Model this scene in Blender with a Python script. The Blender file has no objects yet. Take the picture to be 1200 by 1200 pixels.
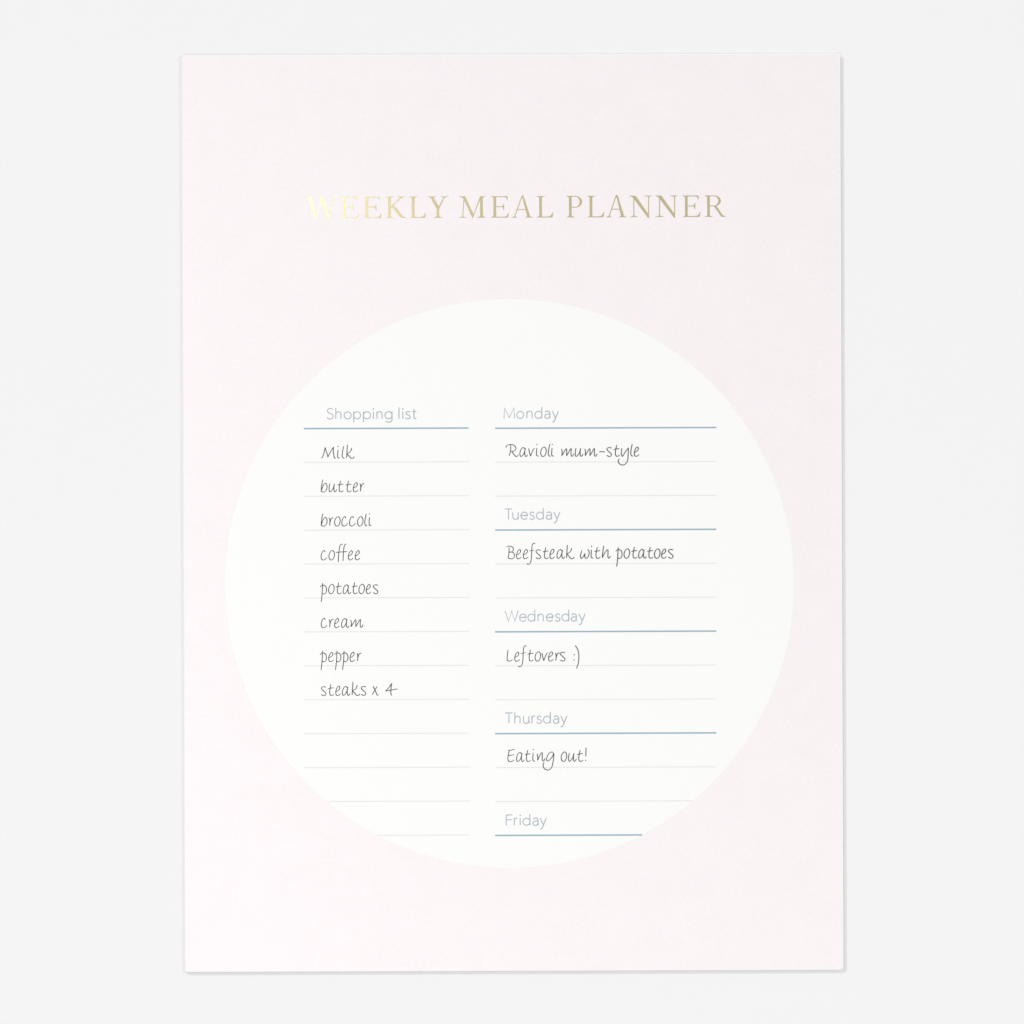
import bpy, bmesh, math, random
from mathutils import Vector
from mathutils.geometry import tessellate_polygon
from math import radians, cos, sin, pi
random.seed(7)
S = bpy.context.scene
COL = S.collection
MM = 0.001
PX = 0.000275            # metres per photograph pixel on the cover
T = 0.98 * MM             # closed thickness of the booklet

# ------------------------------------------------------------------ camera
cam_d = bpy.data.cameras.new("camera")
cam = bpy.data.objects.new("camera", cam_d)
COL.objects.link(cam)
cam.location = (0, 0, T + 1.5)
cam_d.sensor_width = 36
cam_d.lens = 36 * 1.5 / (1200 * PX)
cam_d.clip_start = 0.01
cam_d.clip_end = 100
S.camera = cam

# ------------------------------------------------------------------ studio light
W = bpy.data.worlds.new("World")
S.world = W
W.use_nodes = True
wb = W.node_tree.nodes["Background"]
wb.inputs[0].default_value = (1.0, 1.0, 1.0, 1)
wb.inputs[1].default_value = 0.585

def softbox(name, loc, target, sx, sy, power, color=(1, 1, 1)):
    d = bpy.data.lights.new(name, 'AREA')
    d.shape = 'RECTANGLE'
    d.size, d.size_y, d.energy, d.color = sx, sy, power, color
    o = bpy.data.objects.new(name, d)
    COL.objects.link(o)
    o.location = loc
    if (loc[0], loc[1]) != (target[0], target[1]):      # otherwise it hangs level, facing straight down
        o.rotation_euler = (Vector(target) - Vector(loc)).to_track_quat('-Z', 'Y').to_euler()
    return o

softbox("key_softbox", (-7.0, 7.0, 6.0), (0, 0, 0), 0.9, 0.9, 505)
softbox("side_softbox", (-0.40, -0.28, 1.6), (-0.40, -0.28, 0), 0.5, 1.25, 5.4)
softbox("front_softbox", (0.14, -0.56, 1.6), (0.14, -0.56, 0), 0.9, 0.4, 2.5)
softbox("fill_softbox", (2.6, 0.6, 2.6), (0, 0, 0), 0.9, 0.9, 23)

S.view_settings.view_transform = 'Standard'
S.view_settings.look = 'None'
S.view_settings.exposure = 0
S.view_settings.gamma = 1

# ------------------------------------------------------------------ materials
def srgb(r, g, b):
    f = lambda c: (c / 255) / 12.92 if c / 255 <= 0.04045 else ((c / 255 + 0.055) / 1.055) ** 2.4
    return (f(r), f(g), f(b))

def mat(name, col, rough=0.6, spec=0.5, metal=0.0, grain=0.0, grain_scale=900.0,
        mottle=0.0, bump=0.0, bump_scale=1500.0, coat=0.0):
    m = bpy.data.materials.new(name)
    m.use_nodes = True
    nt = m.node_tree
    n, l = nt.nodes, nt.links
    p = n["Principled BSDF"]
    p.inputs["Roughness"].default_value = rough
    p.inputs["Specular IOR Level"].default_value = spec
    p.inputs["Metallic"].default_value = metal
    p.inputs["Base Color"].default_value = (*col, 1)
    tc = n.new("ShaderNodeTexCoord")
    if grain or mottle:
        n1 = n.new("ShaderNodeTexNoise")
        n1.inputs["Scale"].default_value = grain_scale
        n1.inputs["Detail"].default_value = 3
        n2 = n.new("ShaderNodeTexNoise")
        n2.inputs["Scale"].default_value = 80
        n2.inputs["Detail"].default_value = 5
        n2.inputs["Roughness"].default_value = 0.65
        l.new(tc.outputs["Object"], n1.inputs["Vector"])
        l.new(tc.outputs["Object"], n2.inputs["Vector"])
        def rng(src, amp):
            r = n.new("ShaderNodeMapRange")
            r.inputs["From Min"].default_value = 0.25
            r.inputs["From Max"].default_value = 0.75
            r.inputs["To Min"].default_value = 1 - amp
            r.inputs["To Max"].default_value = 1 + amp
            l.new(src, r.inputs["Value"])
            return r.outputs[0]
        mu = n.new("ShaderNodeMath")
        mu.operation = 'MULTIPLY'
        l.new(rng(n1.outputs["Fac"], grain), mu.inputs[0])
        l.new(rng(n2.outputs["Fac"], mottle), mu.inputs[1])
        v = n.new("ShaderNodeVectorMath")
        v.operation = 'SCALE'
        v.inputs[0].default_value = col
        l.new(mu.outputs[0], v.inputs["Scale"])
        l.new(v.outputs[0], p.inputs["Base Color"])
    if bump:
        n3 = n.new("ShaderNodeTexNoise")
        n3.inputs["Scale"].default_value = bump_scale
        n3.inputs["Detail"].default_value = 4
        l.new(tc.outputs["Object"], n3.inputs["Vector"])
        b = n.new("ShaderNodeBump")
        b.inputs["Strength"].default_value = bump
        b.inputs["Distance"].default_value = 0.00005
        l.new(n3.outputs["Fac"], b.inputs["Height"])
        l.new(b.outputs[0], p.inputs["Normal"])
    return m

M_table = mat("matte_white_tabletop", (0.800, 0.800, 0.800), 1.0, 0.0, grain=0.0015, grain_scale=400, mottle=0.0015)
M_card = mat("uncoated_white_card", (0.88, 0.88, 0.88), 0.6, 0.3, bump=0.2)
M_pink = mat("pale_pink_printed_cover", (0.824, 0.774, 0.786), 0.33, 0.75, grain=0.018, mottle=0.013, bump=0.25, bump_scale=1100)
M_cream = mat("off_white_printed_cover", (0.842, 0.841, 0.832), 0.36, 0.5, grain=0.005, mottle=0.003, bump=0.15, bump_scale=1100)
M_page = mat("page_paper", (0.84, 0.84, 0.82), 0.8, 0.2)
M_gold = mat("gold_foil", (0.84, 0.735, 0.435), 0.15, 0.5, metal=1.0, mottle=0.04, grain=0.04, grain_scale=500, bump=0.06, bump_scale=350)
M_blue = mat("grey_blue_ink", srgb(166, 176, 183), 0.5, 0.3)
M_rule = mat("grey_blue_rule_ink", srgb(144, 168, 181), 0.5, 0.3)
M_thin = mat("pale_grey_ink", srgb(219, 220, 219), 0.5, 0.3)
M_ink = mat("dark_grey_ink", srgb(70, 68, 70), 0.5, 0.3)

# ------------------------------------------------------------------ helpers
def link_bm(name, bm, m, parent=None, smooth=False):
    me = bpy.data.meshes.new(name)
    bm.to_mesh(me)
    bm.free()
    me.materials.append(m)
    if smooth:
        for f in me.polygons:
            f.use_smooth = True
    o = bpy.data.objects.new(name, me)
    COL.objects.link(o)
    o.parent = parent
    return o

ROT = radians(0.205)
CX, CY = 600.35, 601.1    # photograph pixel where the middle of the booklet lies
def loc(px, py):
    """photograph pixel -> booklet-local coordinates in metres"""
    x, y = (px - CX) * PX, -(py - CY) * PX
    return (x * cos(ROT) + y * sin(ROT), -x * sin(ROT) + y * cos(ROT))

HW, HH = 772.3 / 2 * PX, 1073.2 / 2 * PX

def round_rect(x0, y0, x1, y1, r, seg=6):
    """r = radii (bl, br, tr, tl); counter-clockwise outline"""
    out = []
    for (cx, cy, a0, rr) in ((x0 + r[0], y0 + r[0], pi, r[0]), (x1 - r[1], y0 + r[1], 1.5 * pi, r[1]),
                             (x1 - r[2], y1 - r[2], 0, r[2]), (x0 + r[3], y1 - r[3], .5 * pi, r[3])):
        if rr <= 0:
            out.append((cx, cy))
        else:
            for k in range(seg + 1):
                a = a0 + .5 * pi * k / seg
                out.append((cx + rr * cos(a), cy + rr * sin(a)))
    return out

def slab(outline, z0, z1, bevel=0.0):
    bm = bmesh.new()
    b = [bm.verts.new((x, y, z0)) for x, y in outline]
    t = [bm.verts.new((x, y, z1)) for x, y in outline]
    bm.faces.new(list(reversed(b)))
    top = bm.faces.new(t)
    n = len(b)
    for i in range(n):
        j = (i + 1) % n
        bm.faces.new((b[i], b[j], t[j], t[i]))
    if bevel:
        bmesh.ops.bevel(bm, geom=list(top.edges), offset=bevel, segments=2, affect='EDGES', profile=.5)
    return bm

def sheet(outline, z):
    bm = bmesh.new()
    bm.faces.new([bm.verts.new((x, y, z)) for x, y in outline])
    return bm

def smooth_path(pts, k=6):
    if len(pts) < 3:
        return list(pts)
    out = []
    closed = math.dist(pts[0], pts[-1]) < 1e-6
    P = list(pts)
    n = len(P)
    for i in range(n - 1):
        p0 = P[i - 1] if i > 0 else (P[-2] if closed else (2 * P[0][0] - P[1][0], 2 * P[0][1] - P[1][1]))
        p1, p2 = P[i], P[i + 1]
        p3 = P[i + 2] if i + 2 < n else (P[1] if closed else (2 * P[-1][0] - P[-2][0], 2 * P[-1][1] - P[-2][1]))
        for s in range(k):
            t = s / k
            out.append(tuple(0.5 * (2 * p1[c] + (p2[c] - p0[c]) * t + (2 * p0[c] - 5 * p1[c] + 4 * p2[c] - p3[c]) * t * t
                                    + (3 * p1[c] - p0[c] - 3 * p2[c] + p3[c]) * t ** 3) for c in (0, 1)))
    out.append(P[-1])
    return out

def ribbon(bm, pts, w, z, pen=None, taper=False):
    """pts local metres; w full width in metres"""
    pts = [p for i, p in enumerate(pts) if i == 0 or math.dist(p, pts[i - 1]) > 1e-6]
    n = len(pts)
    if n < 2:
        return
    prev = None
    for i, (x, y) in enumerate(pts):
        a = pts[max(i - 1, 0)]
        b = pts[min(i + 1, n - 1)]
        dx, dy = b[0] - a[0], b[1] - a[1]
        L = math.hypot(dx, dy) or 1
        dx, dy = dx / L, dy / L
        ww = w
        if pen is not None:                       # broad-nib variation
            ww = w * (0.80 + 0.35 * abs(dx * sin(pen) - dy * cos(pen)))
        # mitre
        if 0 < i < n - 1:
            ux, uy = x - a[0], y - a[1]
            vx, vy = b[0] - x, b[1] - y
            c = (ux * vx + uy * vy) / ((math.hypot(ux, uy) * math.hypot(vx, vy)) or 1)
            ww = ww / max(math.sqrt(max((1 + c) / 2, 0)), 0.55)
        if taper:
            e = min(i, n - 1 - i)
            if e == 0:
                ww *= 0.7
        zz = z + 6e-6 * i / n
        l = bm.verts.new((x - dy * ww / 2, y + dx * ww / 2, zz))
        r = bm.verts.new((x + dy * ww / 2, y - dx * ww / 2, zz))
        if prev:
            bm.faces.new((prev[0], prev[1], r, l))
        prev = (l, r)

def disc(bm, x, y, r, z, seg=12):
    bm.faces.new([bm.verts.new((x + r * cos(2 * pi * k / seg), y + r * sin(2 * pi * k / seg), z)) for k in range(seg)])

def face_up(bm):
    bm.normal_update()
    for f in bm.faces:
        if f.normal.z < 0:
            f.normal_flip()

# ------------------------------------------------------------------ the setting
bm = bmesh.new()
bm.faces.new([bm.verts.new(v) for v in ((-9, -9, 0), (9, -9, 0), (9, 9, 0), (-9, 9, 0))])
table = link_bm("tabletop", bm, M_table)
table["kind"] = "structure"

# ------------------------------------------------------------------ the booklet
book = bpy.data.objects.new("meal_planner", None)
COL.objects.link(book)
book.empty_display_size = 0.05
cxw, cyw = (CX - 600) * PX, -(CY - 600) * PX
book.location = (cxw, cyw, 0.00005)
book.rotation_euler = (0, 0, ROT)
book["label"] = "closed pale pink weekly meal planner booklet with gold foil title and round white panel"
book["category"] = "planner"

CT = 0.22 * MM           # card thickness
RB = T / 2               # spine fold radius
LX = -HW + RB            # the flat covers start here
r_c = 1.1 * MM
def trim(outline):
    """the head of the booklet is cut a trace out of square"""
    return [(x, y + (1.5 * PX * max(0, min(1, (HW - x) / (2 * HW))) if y > 0 else 0)) for x, y in outline]
# back cover, spine fold, front cover
back = link_bm("back_cover", slab(round_rect(LX, -HH, HW - .2 * MM, HH, (0, r_c, r_c * .6, 0)), 0, CT, .05 * MM), M_card, book)

def fold(r_out, r_in, y0, y1, drop=0.0, seg=14):
    bm = bmesh.new()
    rows = []
    for k in range(seg + 1):
        a = .5 * pi + pi * k / seg
        ring = []
        for rr in (r_out, r_in):
            for yy in (y0, y1):
                ring.append(bm.verts.new((LX + rr * cos(a), yy, T / 2 + rr * sin(a))))
        rows.append(ring)
    for k in range(seg):
        a, b = rows[k], rows[k + 1]
        bm.faces.new((a[0], a[1], b[1], b[0]))
        bm.faces.new((a[3], a[2], b[2], b[3]))
        bm.faces.new((a[1], a[3], b[3], b[1]))
        bm.faces.new((a[2], a[0], b[0], b[2]))
    bm.faces.new((rows[0][0], rows[0][2], rows[0][3], rows[0][1]))
    bm.faces.new((rows[-1][1], rows[-1][3], rows[-1][2], rows[-1][0]))
    bmesh.ops.recalc_face_normals(bm, faces=bm.faces)
    return bm
spine = link_bm("spine_fold", fold(RB + .01 * MM, RB - CT, -HH + .2 * MM, HH - .2 * MM), M_pink, book)
NP = 5                                           # leaves
z = CT + .01 * MM
step = (T - 2 * CT - .02 * MM) / NP
for k in range(NP):
    ins = .35 * MM + .12 * MM * abs(k - NP / 2) / NP + random.uniform(0, .12) * MM
    ol = round_rect(LX, -HH + .25 * MM + random.uniform(0, .08) * MM, HW - ins, HH - .25 * MM - random.uniform(0, .08) * MM,
                    (0, r_c, r_c * .5, 0), 4)
    link_bm("page", slab(ol, z + .15 * step, z + step * .95), M_page, book)
    z += step

front = link_bm("front_cover", slab(trim(round_rect(LX, -HH, HW, HH, (0, r_c, r_c * .35, .3 * MM))), T - CT, T, .06 * MM), M_card, book)
Z0 = T
E = .20 * MM
pink = link_bm("pink_print", sheet(trim(round_rect(LX, -HH + E, HW - E, HH - E, (0, r_c * .8, r_c * .3, .3 * MM))), Z0 + .010 * MM), M_pink, front)

# round white panel (printed)
CC = loc(597.2, 683.6)
CR = 333.2 * PX
circ = [(CC[0] + CR * cos(2 * pi * k / 256), CC[1] + CR * sin(2 * pi * k / 256)) for k in range(256)]
panel = link_bm("round_panel", sheet(circ, Z0 + .020 * MM), M_cream, front)
panel["label"] = "round off-white panel printed on the pink cover"
ZT = Z0 + .030 * MM

# ------------------------------------------------------------------ ruled lines
def rule(name, px0, px1, py, w, m):
    """py is read at px0; the line runs along the booklet's own x axis, cut off by the round panel"""
    x0, y = loc(px0, py)
    x1, _ = loc(px1, py)
    x1 = x0 + (px1 - px0) * PX
    dy = y - CC[1]
    h = math.sqrt(max(CR * CR - dy * dy, 0))
    a, b = max(x0, CC[0] - h), min(x1, CC[0] + h)
    bm = bmesh.new()
    w2 = w * PX / 2
    bm.faces.new([bm.verts.new(v) for v in ((a, y - w2, ZT), (b, y - w2, ZT), (b, y + w2, ZT), (a, y + w2, ZT))])
    return link_bm(name, bm, m, front)

LH = 39.76
rule("heading_line", 356, 549, 502.3, 1.75, M_rule)
for k in range(1, 13):
    rule("ruled_line", 356.3, 550, 502.2 + LH * k - .2, 1.1, M_thin)
for d in range(5):
    y = 501.9 + 3 * LH * d * 1.0
    rule("heading_line", 580.2, 839.5, y, 1.75, M_rule)
    if d < 4:
        rule("ruled_line", 580.5, 839.5, y + LH, 1.1, M_thin)
        rule("ruled_line", 580.5, 839.5, y + 2 * LH, 1.1, M_thin)

# ------------------------------------------------------------------ light geometric sans (headings): strokes in pixels, y up from baseline
def circle_pts(cx, cy, rx, ry=None, n=20, a0=0):
    ry = ry or rx
    return [(cx + rx * cos(a0 + 2 * pi * k / n), cy + ry * sin(a0 + 2 * pi * k / n)) for k in range(n + 1)]
DOT = 'dot'
SANS = {
 'S': [[(6.9,10.9),(5.8,12),(4,12.4),(1.8,11.7),(.8,9.6),(1.8,7.6),(4,6.5),(6.4,5.3),(7.4,3.2),(6.4,.9),(3.8,-.1),(1.7,.4),(.3,2)]],
 'h': [[(.5,0),(.5,13)], [(.5,5),(1.3,7.3),(3.6,8.5),(5.9,7.6),(6.6,5.2),(6.6,2.6),(6.6,0)]],
 'n': [[(.5,0),(.5,8.4)], [(.5,5),(1.3,7.3),(3.6,8.5),(5.9,7.6),(6.6,5.2),(6.6,2.6),(6.6,0)]],
 'o': [circle_pts(4.4,4.2,4.1)],
 'p': [[(.6,8.4),(.6,-4)], circle_pts(4.7,4.2,4.1)],
 'g': [circle_pts(4.3,4.2,4.1), [(8.4,8.4),(8.4,0),(8.3,-1.4),(7.3,-3.4),(5,-4.1),(2.6,-3.7),(.9,-2.5)]],
 'd': [circle_pts(4.2,4.2,4.1), [(8.1,0),(8.1,13.2)]],
 'i': [[(.6,0),(.6,8.4)], (DOT,.6,11.5)],
 'l': [[(.6,0),(.6,13.1)]],
 's': [[(5.3,7.1),(4.3,8.2),(2.9,8.5),(1.2,7.8),(.7,6.3),(1.6,4.9),(4.1,4),(5.5,2.4),(4.8,.6),(2.8,-.1),(1.1,.3),(.1,1.5)]],
 't': [[(1.7,11.1),(1.7,2.2),(1.9,.9),(2.8,.0),(4.3,.2)], [(0,8.2),(4.3,8.2)]],
 'M': [[(.4,0),(1.0,12.3),(6.6,.9),(12,12.3),(12.7,0)]],
 'a': [[(.9,7.1),(2,8.2),(3.8,8.5),(5.7,7.8),(6.4,5.8),(6.4,3),(6.4,0)], [(6.4,4.9),(3.5,4.9),(1.3,4.2),(.4,2.3),(1.2,.5),(3,-.1),(5.2,.6),(6.4,2.6)]],
 'y': [[(.2,8.4),(4,.2)], [(7.3,8.4),(4,.2),(3.2,-1.8),(2.4,-3.5),(1.4,-4.1),(.2,-3.9)]],
 'T': [[(0,12.2),(8.8,12.2)], [(4.4,12.2),(4.4,0)]],
 'u': [[(.5,8.4),(.5,3.2),(1.2,.9),(3.5,-.1),(5.9,1.1),(6.8,3.6)], [(6.8,8.4),(6.8,0)]],
 'e': [[(.5,4.5),(7.9,4.5),(7.5,6.7),(6,8.2),(4.2,8.5),(1.9,7.7),(.5,5.6),(.4,3.2),(1.4,1),(3.8,-.1),(6,.4),(7.5,1.8)]],
 'W': [[(.2,12.3),(4,.2),(7.8,12),(11.6,.2),(15.4,12.3)]],
 'r': [[(.5,0),(.5,8.4)], [(.5,5),(1.2,7.3),(2.7,8.5),(4.2,8.3)]],
 'F': [[(.5,0),(.5,12.2)], [(.5,12.2),(7.7,12.2)], [(.5,6.6),(7,6.6)]],
}
SHARP = set('MWTlF')

def write(name, base, letters, font, w, m, label, pen=None, sharp=SHARP, dot=.95, wob=0.0, ysc=1.0):
    """base = (px, py) baseline pixel at the word's start; letters = (glyph, x pixel)"""
    bx, by = loc(base[0], base[1])
    bm = bmesh.new()
    zz = ZT + .004 * MM
    for ch, x in letters:
        ox = bx + (x - base[0]) * PX
        jy = random.uniform(-wob, wob)
        for st in font[ch]:
            if st[0] == DOT:
                disc(bm, ox + st[1] * PX, by + (st[2] * ysc + jy) * PX, dot * PX, zz)
                continue
            pts = st if (ch in sharp or len(st) < 3) else smooth_path(st)
            if ch == 'e' and font is SANS:
                pts = [st[0]] + smooth_path(st[1:])
            if ch == 'y' and font is SANS and len(st) > 3:
                pts = [st[0]] + smooth_path(st[1:])
            if ch == 'a' and font is SANS and len(st) == 8:
                pts = [st[0]] + smooth_path(st[1:])
            ribbon(bm, [(ox + a * PX, by + (b * ysc + jy) * PX) for a, b in pts], w * PX, zz, pen, taper=pen is not None)
            zz += .003 * MM
    face_up(bm)
    o = link_bm(name, bm, m, front)
    o["label"] = label
    return o

HW_S = 1.15
heads = [
 ((383,491.0), [('S',383),('h',393),('o',403),('p',413.8),('p',425.3),('i',437),('n',441.2),('g',451),('l',467),('i',471.4),('s',475.2),('t',483.4)], "Shopping list"),
 ((590,490.4), [('M',590.2),('o',605.2),('n',617),('d',626.8),('a',638),('y',647)], "Monday"),
 ((591,608.7), [('T',591.6),('u',600.5),('e',610.2),('s',620.6),('d',628.5),('a',639.8),('y',648.8)], "Tuesday"),
 ((592,728.1), [('W',591.8),('e',608.7),('d',618.6),('n',630),('e',640.1),('s',650.6),('d',658.4),('a',669),('y',678.3)], "Wednesday"),
 ((592,847.7), [('T',592),('h',602.8),('u',613),('r',622.8),('s',629),('d',636.8),('a',648.2),('y',657)], "Thursday"),
 ((592,967.2), [('F',592.8),('r',602.2),('i',609),('d',612.8),('a',624.1),('y',632.8)], "Friday"),
]
for b, ls, txt in heads:
    write("printed_heading", b, ls, SANS, HW_S, M_blue, "printed grey-blue heading reading " + txt)

# ------------------------------------------------------------------ handwriting
HAND = {
 'b': [[(2.3,14.3),(1.3,9),(.6,4.3),(.4,.7)], [(.4,.9),(1.6,4),(3,7.7),(5,9.9),(6.8,8.8),(7.3,5.3),(6.3,1.8),(4,-.3),(1.8,0),(.4,.9)]],
 'r': [[(.2,9.5),(1,8.3),(1.3,4.3),(.9,.3)], [(1,1.2),(1.8,5.6),(3,8.6),(4.2,9.5),(5.3,8.8)]],
 'o': [[(4.1,10.9),(1.6,8.8),(.3,4.6),(1.1,1),(3.1,-.2),(5.3,1.1),(6.8,5.4),(6.2,9.4),(4.1,10.9)]],
 'c': [[(5,9),(4.3,10.6),(3,10.7),(1.3,8.3),(.3,4.5),(.8,1),(2.8,-.2),(5,.6),(7.3,3)]],
 'l': [[(2.3,14.3),(1.2,9),(.5,3.7),(1.2,.9),(3.3,-.2)]],
 'i': [[(.9,10),(.4,4.3),(.7,1),(2.9,.2)], (DOT,1,14)],
 'u': [[(1.2,9.8),(.4,5),(.5,1),(1.7,-.1),(3.5,1.6),(5.5,5),(6.5,9.3)], [(6.6,9.6),(6.1,5),(6.2,1.3),(7.2,0),(8.3,.7),(9.5,2.7)]],
 't': [[(3.7,13.2),(2.7,8.3),(2.1,4),(2.6,.9),(4.4,-.1),(7.2,1.3)], [(.1,7.8),(3,8.5),(6.9,9)]],
 'e': [[(.5,4.4),(3,5.6),(4.9,8),(4.5,10.3),(2.9,10.3),(1.1,7.5),(.2,3.7),(.8,.6),(2.5,-.2),(4.2,.5),(5.9,2)]],
 'F2': [[(8.3,17.7),(6.7,18.1),(5,16),(4.2,11.5),(3.5,5),(3.2,-3)], [(12.6,18.2),(11.2,17.9),(9.9,14.5),(9.2,8),(8.6,-1.7)], [(.2,8.4),(6,9),(13.7,9.5)]],
 'f': [[(10.2,17.4),(8.4,18),(6.8,15.8),(6.3,10),(6,3),(5.2,-3),(3.8,-6),(2,-6.6),(.1,-5.8)], [(3.2,8.9),(9.2,9.9)]],
 'p': [[(2.9,12.7),(2.7,6.3),(2.1,-1.7),(1.1,-10)], [(0,7.8),(1.3,9.2),(3.2,10),(5.8,9.3),(7.4,6.1),(7,1.7),(4.9,-.3),(2.6,.2)]],
 'a': [[(5.9,8.7),(5,10.1),(3.6,10.3),(1.4,8),(.2,3.5),(.9,.4),(2.3,.2),(4.6,2.7),(6.3,7.5),(6.8,9.8)], [(6.5,9),(5.9,4),(6.5,.8),(7.7,-.1),(9.4,2)]],
 's': [[(5.9,9.5),(3.3,10.2),(.9,9.5),(.5,7.9),(2.5,5.6),(5,3.4),(5.7,1.7),(4.6,.1),(2.4,-.1),(.2,1.2)]],
 'm': [[(.4,8.8),(1.1,5),(.6,.5)], [(.6,.5),(3,4.5),(5.4,8.5),(6.3,8.3),(6.4,5),(6.2,.5)], [(6.2,.5),(8.5,4.5),(10.9,8.8),(11.8,8.3),(11.4,3.4),(11.9,.7),(13.2,.2),(15,3.3)]],
 'n': [[(.5,8.8),(1.2,5),(1,1)], [(1,1),(3.5,6.5),(5.6,9.9),(6.6,9),(6.4,3),(7.2,.5),(8.3,.5),(9.6,3.5)]],
 'k': [[(1.7,16),(1.2,8.5),(.6,.3)], [(6.5,12.1),(6.2,9.8),(4.2,7),(.5,5.2)], [(.5,5.4),(3,3.2),(5.5,.3),(7.3,-.3),(8.8,.3),(9.6,2)]],
 'M': [[(.2,.2),(1.8,1.2),(3.3,5),(4.4,9.5),(5,13)], [(5,13),(6.2,8.5),(7.8,4),(8.4,.8)], [(8.3,1.6),(11,7),(14.9,13.3)], [(14.9,13.3),(14.7,8),(15.5,2),(16.2,0.1),(17.3,.3)]],
 'x': [[(1.3,10.5),(3.7,6.2),(5.8,.9),(6.7,.1),(7.9,.5)], [(6.3,10.2),(3.5,6),(.4,.3)]],
 '4': [[(7.9,13.9),(4.5,9),(.4,4.8)], [(.4,4.8),(7,6),(14.6,7.3)], [(7.9,13.9),(6.9,8),(6.8,2),(7.5,-.5)]],
 'R': [[(.3,10),(1.5,12.6),(5,14),(9.7,13.2),(12.2,10),(10.7,6.8),(6.7,6)], [(6,13.5),(5.9,7),(4.1,.4)], [(6.9,6.2),(10.5,1.5),(12.9,-.2),(15.2,2)]],
 'v': [[(.7,9.6),(1.6,5),(2.8,.3)], [(2.8,.3),(4.2,4),(5.8,8),(7.8,9.8)]],
 '-': [[(0,5.2),(3.5,5.3),(7.2,5)]],
 'y': [[(.8,9.4),(.1,3),(1.2,0),(2.5,1.2),(5,5.5),(8.2,9.4)], [(8.5,10),(8.1,3),(7.6,-4),(5.5,-8.5),(1.9,-10.4),(-2,-9),(-3.6,-5.8),(-2.5,-3)]],
 'B': [[(.2,13.8),(3,14.7),(7,13.8),(8.6,10.5),(6.5,8),(3.5,7.3)], [(3.4,13.2),(3.3,7),(2.1,.6)], [(4,7.8),(8,7.3),(9.8,4),(8.6,.8),(6,-.3),(2.3,.9)]],
 'w': [[(1.8,9.3),(.3,4),(.7,.4),(2,.2),(4,2.8),(5.6,6)], [(5.6,6),(5.3,2),(7,-.1),(9.6,2.5),(10.4,7),(9.7,9.5),(8.3,10.1)]],
 'h': [[(2.2,14.8),(1.2,8),(.4,.5)], [(.4,.5),(3.2,6),(5.9,9.7),(7.2,9),(7.1,2),(8.3,.1),(10.2,2.7)]],
 'L': [[(1.6,13.2),(.6,5),(.8,.8),(2.5,-.1),(4.5,.2),(7,1.6)]],
 ':': [(DOT,.3,7.2), (DOT,0,.9)],
 ')': [[(0,18),(3.3,12),(4.2,4),(3.2,-4),(1.2,-9.2)]],
 'E': [[(.4,12.7),(4,13.2),(8.4,14)], [(.4,6.9),(4,7.2),(7.5,7.9)], [(2,12.8),(.9,8),(.3,3.5),(1,.5),(3,-.3),(5.3,.2),(7.5,2)]],
 'g': [[(7.8,10.5),(5.5,10.8),(2.8,9.3),(.5,5),(0,1.6),(1.2,.5),(4,2),(7,6),(8.5,10)], [(8.6,10),(8.4,5),(7.7,0),(6.4,-6),(4,-9.2),(1.3,-10.2),(-2,-9),(-4,-6),(-3.9,-3),(-2.8,-1.3)]],
 '!': [[(.4,15.9),(.3,11),(0,5.6)], (DOT,0,.9)],
}
hand = [
 ((376,537.1), [('M',376),('i',395.3),('l',400.5),('k',405.5)], "Milk"),
 ((376,576.4), [('b',376),('u',385.3),('t',395.4),('t',404.8),('e',413.8),('r',421.4)], "butter"),
 ((376,616.4), [('b',376),('r',385.3),('o',391.8),('c',400.3),('c',409.3),('o',418.6),('l',427),('i',432.2)], "broccoli"),
 ((376,656.0), [('c',376),('o',385.2),('F2',393.3),('e',408),('e',416.1)], "coffee"),
 ((375,695.8), [('p',375.2),('o',384.8),('t',393.3),('a',401.9),('t',412),('o',420.3),('e',429),('s',437.1)], "potatoes"),
 ((376,735.4), [('c',376.2),('r',385.3),('e',391.9),('a',400),('m',410.7)], "cream"),
 ((375,775.1), [('p',375.1),('e',385),('p',392),('p',400.3),('e',410),('r',418)], "pepper"),
 ((376,814.9), [('s',376.3),('t',384.2),('e',393.3),('a',401),('k',412),('s',423),('x',435.8),('4',451.3)], "steaks x 4"),
 ((593,535.0), [('R',592.5),('a',609),('v',618.9),('i',628.3),('o',633.3),('l',642),('i',646.1),('m',657.7),('u',673.8),('m',685),('-',701.9),('s',710.8),('t',719),('y',728),('l',738.6),('e',743.1)], "Ravioli mum-style"),
 ((593,654.6), [('B',593.2),('e',605.1),('e',613.1),('f',616.9),('s',627.8),('t',635.9),('e',644.2),('a',652.5),('k',663.2),
                ('w',680),('i',692.3),('t',696.3),('h',705.3),('p',721.5),('o',731),('t',739.7),('a',748.1),('t',758.3),('o',766.6),('e',775.1),('s',783)], "Beefsteak with potatoes"),
 ((593,774.7), [('L',593.8),('e',603),('f',606.9),('t',618),('o',626.7),('v',634.4),('e',642.6),('r',650.4),('s',656.3),(':',672.7),(')',674.2)], "Leftovers :)"),
 ((594,892.3), [('E',594.9),('a',605.1),('t',614.8),('i',624),('n',629),('g',640.5),('o',657.3),('u',666),('t',676.1),('!',686.4)], "Eating out!"),
]
for b, ls, txt in hand:
    write("handwritten_entry", b, ls, HAND, 0.96, M_ink, "handwritten entry reading " + txt, pen=radians(35),
          sharp=set(), dot=.7, wob=.12)

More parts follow.
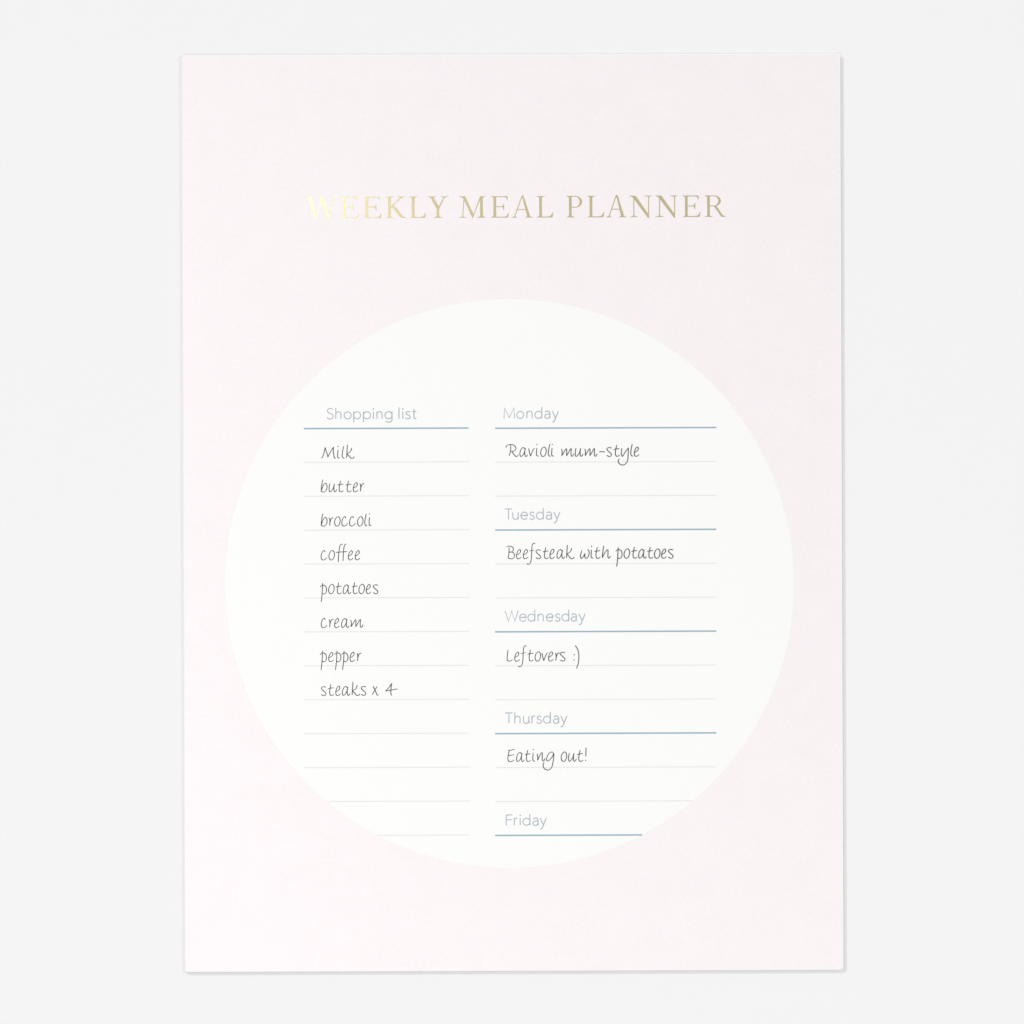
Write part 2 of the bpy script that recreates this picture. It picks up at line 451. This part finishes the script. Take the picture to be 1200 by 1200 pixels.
# ------------------------------------------------------------------ gold foil title: old-style serif capitals built from filled shapes
CAP = 25.2
def q(a, b, c, n=6):
    """quadratic curve a -> c with control b (without the last point)"""
    return [((1-t)**2*a[0]+2*t*(1-t)*b[0]+t*t*c[0], (1-t)**2*a[1]+2*t*(1-t)*b[1]+t*t*c[1]) for t in [k/n for k in range(n)]]
def stem(x0, x1, l0, l1, y0=0, y1=CAP, top=None, bot=True):
    """vertical stem x0..x1 with bracketed serifs reaching l0..l1 (bottom) / top"""
    s, br = .85, 2.0
    p = []
    if bot:
        p += [(l0, y0), (l1, y0), (l1, y0 + s * .7)] + q((l1, y0 + s * .7), (x1, y0 + s), (x1, y0 + s + br)) + [(x1, y0 + s + br)]
    else:
        p += [(x0, y0), (x1, y0)]
    if top:
        p += q((x1, y1 - s - br), (x1, y1 - s), (top[1], y1 - s * .7)) + [(top[1], y1 - s * .7), (top[1], y1), (top[0], y1), (top[0], y1 - s * .7)]
        p += q((top[0], y1 - s * .7), (x0, y1 - s), (x0, y1 - s - br)) + [(x0, y1 - s - br)]
    else:
        p += [(x1, y1), (x0, y1)]
    if bot:
        p += q((x0, y0 + s + br), (x0, y0 + s), (l0, y0 + s * .7)) + [(l0, y0 + s * .7)]
    return p
def serif(x0, x1, y, up, cx0, cx1):
    """a small horizontal serif at y, bracketed towards a stroke that covers cx0..cx1; up = bracket goes upward"""
    s = .85 if up else -.85
    return [(x0, y), (x0, y + s * .7)] + q((x0, y + s * .7), (cx0, y + s), (cx0, y + 2.3 * s)) + [(cx0, y + 2.3 * s), (cx1, y + 2.3 * s)] + \
        list(reversed(q((x1, y + s * .7), (cx1, y + s), (cx1, y + 2.3 * s)))) + [(x1, y)]
def bar(a, b, wa, wb=None):
    """slanted stroke, widths measured horizontally"""
    wb = wb or wa
    return [(a[0] - wa / 2, a[1]), (a[0] + wa / 2, a[1]), (b[0] + wb / 2, b[1]), (b[0] - wb / 2, b[1])]
TH, TK = 1.15, 3.2
def gE(l, s0, s1, tr, mr, br_):
    g = [stem(s0, s1, l + .3, s1 + 1.5, top=(l, s1 + 1.5))]
    yt = CAP
    g.append([(s1 - .3, yt), (s1 - .3, yt - 1.1), (tr - 4, yt - 1.1)] + q((tr - 4, yt - 1.1), (tr - 1.3, yt - 1.2), (tr - .7, yt - 5)) + [(tr - .7, yt - 5), (tr, yt - 5), (tr - .3, yt)])
    ym = 12.9
    g.append([(s1 - .3, ym + .55), (mr - 3, ym + .55)] + q((mr - 3, ym + .55), (mr - 1.2, ym + .8), (mr - .8, ym + 3.6)) + [(mr - .8, ym + 3.6), (mr, ym + 3.6), (mr, ym - 3.7), (mr - .8, ym - 3.7)]
             + q((mr - .8, ym - 3.7), (mr - 1.2, ym - .8), (mr - 3, ym - .55)) + [(mr - 3, ym - .55), (s1 - .3, ym - .55)])
    g.append([(s1 - .3, 0), (br_ - 1.2, 0), (br_, 5.8), (br_ - .8, 5.8)] + q((br_ - .8, 5.8), (br_ - 2.4, 1.3), (br_ - 6, 1.15)) + [(br_ - 6, 1.15), (s1 - .3, 1.15)])
    return g
def gL(l, s0, s1, tr, br_):
    g = [stem(s0, s1, l + .3, s1 + 1.5, top=(l, tr))]
    g.append([(s1 - .3, 0), (br_ - 1.0, 0), (br_, 6.3), (br_ - .8, 6.3)] + q((br_ - .8, 6.3), (br_ - 2.4, 1.3), (br_ - 6.5, 1.15)) + [(br_ - 6.5, 1.15), (s1 - .3, 1.15)])
    return g
def gA(l0, l1, apex, r0, r1, yb):
    lx, rx = (l0 + l1) / 2, (r0 + r1) / 2
    ax = apex
    g = [bar((lx + .2, 0.3), (ax - .5, CAP + .2), 1.3), bar((rx - .1, .3), (ax + .2, CAP + .8), 3.7, 1.9)]
    g.append(serif(l0, l1, 0, True, lx - .3, lx + 1.6))
    g.append(serif(r0, r1, 0, True, rx - 2.6, rx + 1.2))
    f = lambda y: lx + .2 + (ax - .7 - lx) * y / CAP
    h = lambda y: rx + (ax + .2 - rx) * y / CAP
    g.append([(f(yb), yb - .5), (h(yb), yb - .5), (h(yb), yb + .55), (f(yb), yb + .55)])
    return g
def gN(tl, sx, b0, b1, vx, t0, t1):
    g = [stem(sx - .6, sx + .6, b0, b1, y1=CAP - 1)]
    g.append([(tl, CAP), (sx + 2.1, CAP), (vx + .75, 2.6), (vx + .75, -1.0), (vx - .5, -1.0), (sx - .9, CAP - 2.6)] + q((sx - .9, CAP - 2.6), (sx - 2, CAP - 1), (tl, CAP - .7)))
    g.append([(vx - .35, 3.0), (vx + .75, 3.0), (vx + .75, CAP - 1), (vx - .35, CAP - 1)])
    g.append(serif(t0, t1, CAP, False, vx - .4, vx + .8))
    return g
def bowl(x0, xr, yt, yb, tk=3.0, th=1.0):
    """half-round bowl from the stem at x0 to xr between yt and yb, as one ring-shaped polygon"""
    ym, h = (yt + yb) / 2, (yt - yb) / 2
    cx = x0 + (xr - x0) * .38
    outer, inner = [], []
    n = 14
    for k in range(n + 1):
        a = pi / 2 - pi * k / n
        outer.append((cx + (xr - cx) * cos(a), ym + h * sin(a)))
        inner.append((cx + (xr - tk - cx) * cos(a), ym + (h - th) * sin(a)))
    return [(x0, yt)] + outer + [(x0, yb), (x0, yb + th)] + list(reversed(inner)) + [(x0, yt - th)]
def gW():
    g = []
    b1, b2, apex, rt = 369.6, 384.6, 378.0, 392.2
    g.append([(360.2, CAP), (363.9, CAP), (b1 + .95, 3.2), (b1 + .3, -.9), (b1 - .5, -.9)])
    g.append([(b1 - .2, -.9), (b1 + .5, -.9), (apex + .4, CAP), (apex - .8, CAP)])
    g.append([(apex - 2.6, CAP), (apex + 1.3, CAP), (b2 + .95, 3.2), (b2 + .3, -.9), (b2 - .5, -.9)])
    g.append([(b2 - .2, -.9), (b2 + .5, -.9), (rt + .7, CAP - .3), (rt - .5, CAP - .3)])
    g.append(serif(356.8, 368.6, CAP, False, 360.8, 364.3))
    g.append(serif(388.2, 396.2, CAP, False, rt - .9, rt + .6))
    return g
def gM():
    g = [bar((542.2, 0), (543.9, CAP), 1.15), serif(538, 546.8, 0, True, 541.6, 542.9)]
    g.append([(538.0, CAP), (545.3, CAP), (555.0, 4.0), (553.6, -.4), (542.9, CAP - 2.6)] + q((542.9, CAP - 2.6), (541.5, CAP - .9), (538.0, CAP - .7)))
    g.append([(553.0, -.4), (554.1, -.4), (564.3, CAP), (562.8, CAP)])
    g.append([(562.6, CAP), (568.8, CAP), (568.8, CAP - .6)] + q((568.8, CAP - .6), (565.9, CAP - .8), (565.8, CAP - 2.6)) + [(565.8, CAP - 2.6), (566.1, 2.8)]
             + q((566.1, 2.8), (566.1, .85), (569.2, .6)) + [(569.2, .6), (569.2, 0), (558.8, 0), (558.8, .6)] + q((558.8, .6), (562.6, .85), (562.7, 2.8)) + [(562.7, 2.8)])
    return g
def gK():
    g = [stem(454.9, 458.1, 452, 461.3, top=(452, 461.3))]
    g.append([(458, 12.2), (459.9, 13.3), (471.6, CAP - .2), (470.1, CAP - .2), (458, 13.9)])
    g.append(serif(466.5, 474.8, CAP, False, 468.9, 471.3))
    g.append([(459.2, 13.4), (461.9, 14.4), (471.6, 2.8)] + q((471.6, 2.8), (473.4, .9), (476.2, .65)) + [(476.2, .65), (476.2, 0), (469.8, 0)])
    return g
def gY():
    g = [stem(511.6, 514.8, 508, 518.8, y1=11.2)]
    g.append([(503.6, CAP), (507.6, CAP), (514.8, 12.2), (514.8, 11.0), (511.6, 11.0)])
    g.append([(512.8, 11.0), (514.8, 11.0), (521.9, CAP), (520.5, CAP), (513.5, 12.4)])
    g.append(serif(501.6, 511.2, CAP, False, 504.3, 508.3))
    g.append(serif(517.3, 525.3, CAP, False, 519.7, 521.4))
    return g
def gP():
    return [stem(666.8, 669.9, 664, 673.8, top=(663.3, 671)), bowl(669.5, 682.2, CAP, 11.4)]
def gR():
    g = [stem(828.8, 831.9, 826, 835, top=(825.8, 833)), bowl(831.5, 844.8, CAP, 12.4)]
    g.append([(836.2, 12.9), (839.4, 13.1), (846.3, 3.0)] + q((846.3, 3.0), (848, .9), (850.6, .6)) + [(850.6, .6), (850.6, 0), (845.4, 0)])
    return g
words = [
 ("WEEKLY", 357, [gW(), gE(400.2, 401.9, 405.1, 418.8, 414.9, 420.9), gE(426.5, 428.4, 431.7, 445, 441, 447.3), gK(), gL(480, 482.7, 485.9, 489.4, 499.4), gY()]),
 ("MEAL", 537, [gM(), gE(575, 578.3, 581.5, 595, 590.8, 596.6), gA(599.3, 605.8, 612.3, 615.5, 624.5, 9.2), gL(628.5, 631.9, 635.1, 638.4, 648.5)]),
 ("PLANNER", 663, [gP(), gL(688.3, 691.0, 694.2, 697.6, 708.2), gA(710, 716.6, 722.7, 725.6, 734.4, 9.4), gN(737.5, 742.8, 738.3, 747.6, 759.9, 755, 764),
                   gN(768, 773, 768, 778, 790.4, 785.2, 794.3), gE(800, 802.8, 805.9, 818.9, 814.9, 821), gR()]),
]
def tri_fill(bm, pts, z):
    vs = [bm.verts.new((tbx + (x - TX) * PX, tby + y * PX, z)) for x, y in pts]
    for t in tessellate_polygon([[Vector((x, y, 0)) for x, y in pts]]):
        bm.faces.new([vs[k] for k in t])
TX, TY = 357, 255.9       # title baseline starts here (pixel)
tbx, tby = loc(TX, TY)
for wtxt, x0, glyphs in words:
    bm = bmesh.new()
    for g in glyphs:
        zz = Z0 + .020 * MM
        for poly in g:
            clean = [p for i, p in enumerate(poly) if math.dist(p, poly[i - 1]) > 1e-4]
            tri_fill(bm, clean, zz)
            zz += .004 * MM
    face_up(bm)
    o = link_bm("title_word", bm, M_gold, front)
    o["label"] = "gold foil title word reading " + wtxt
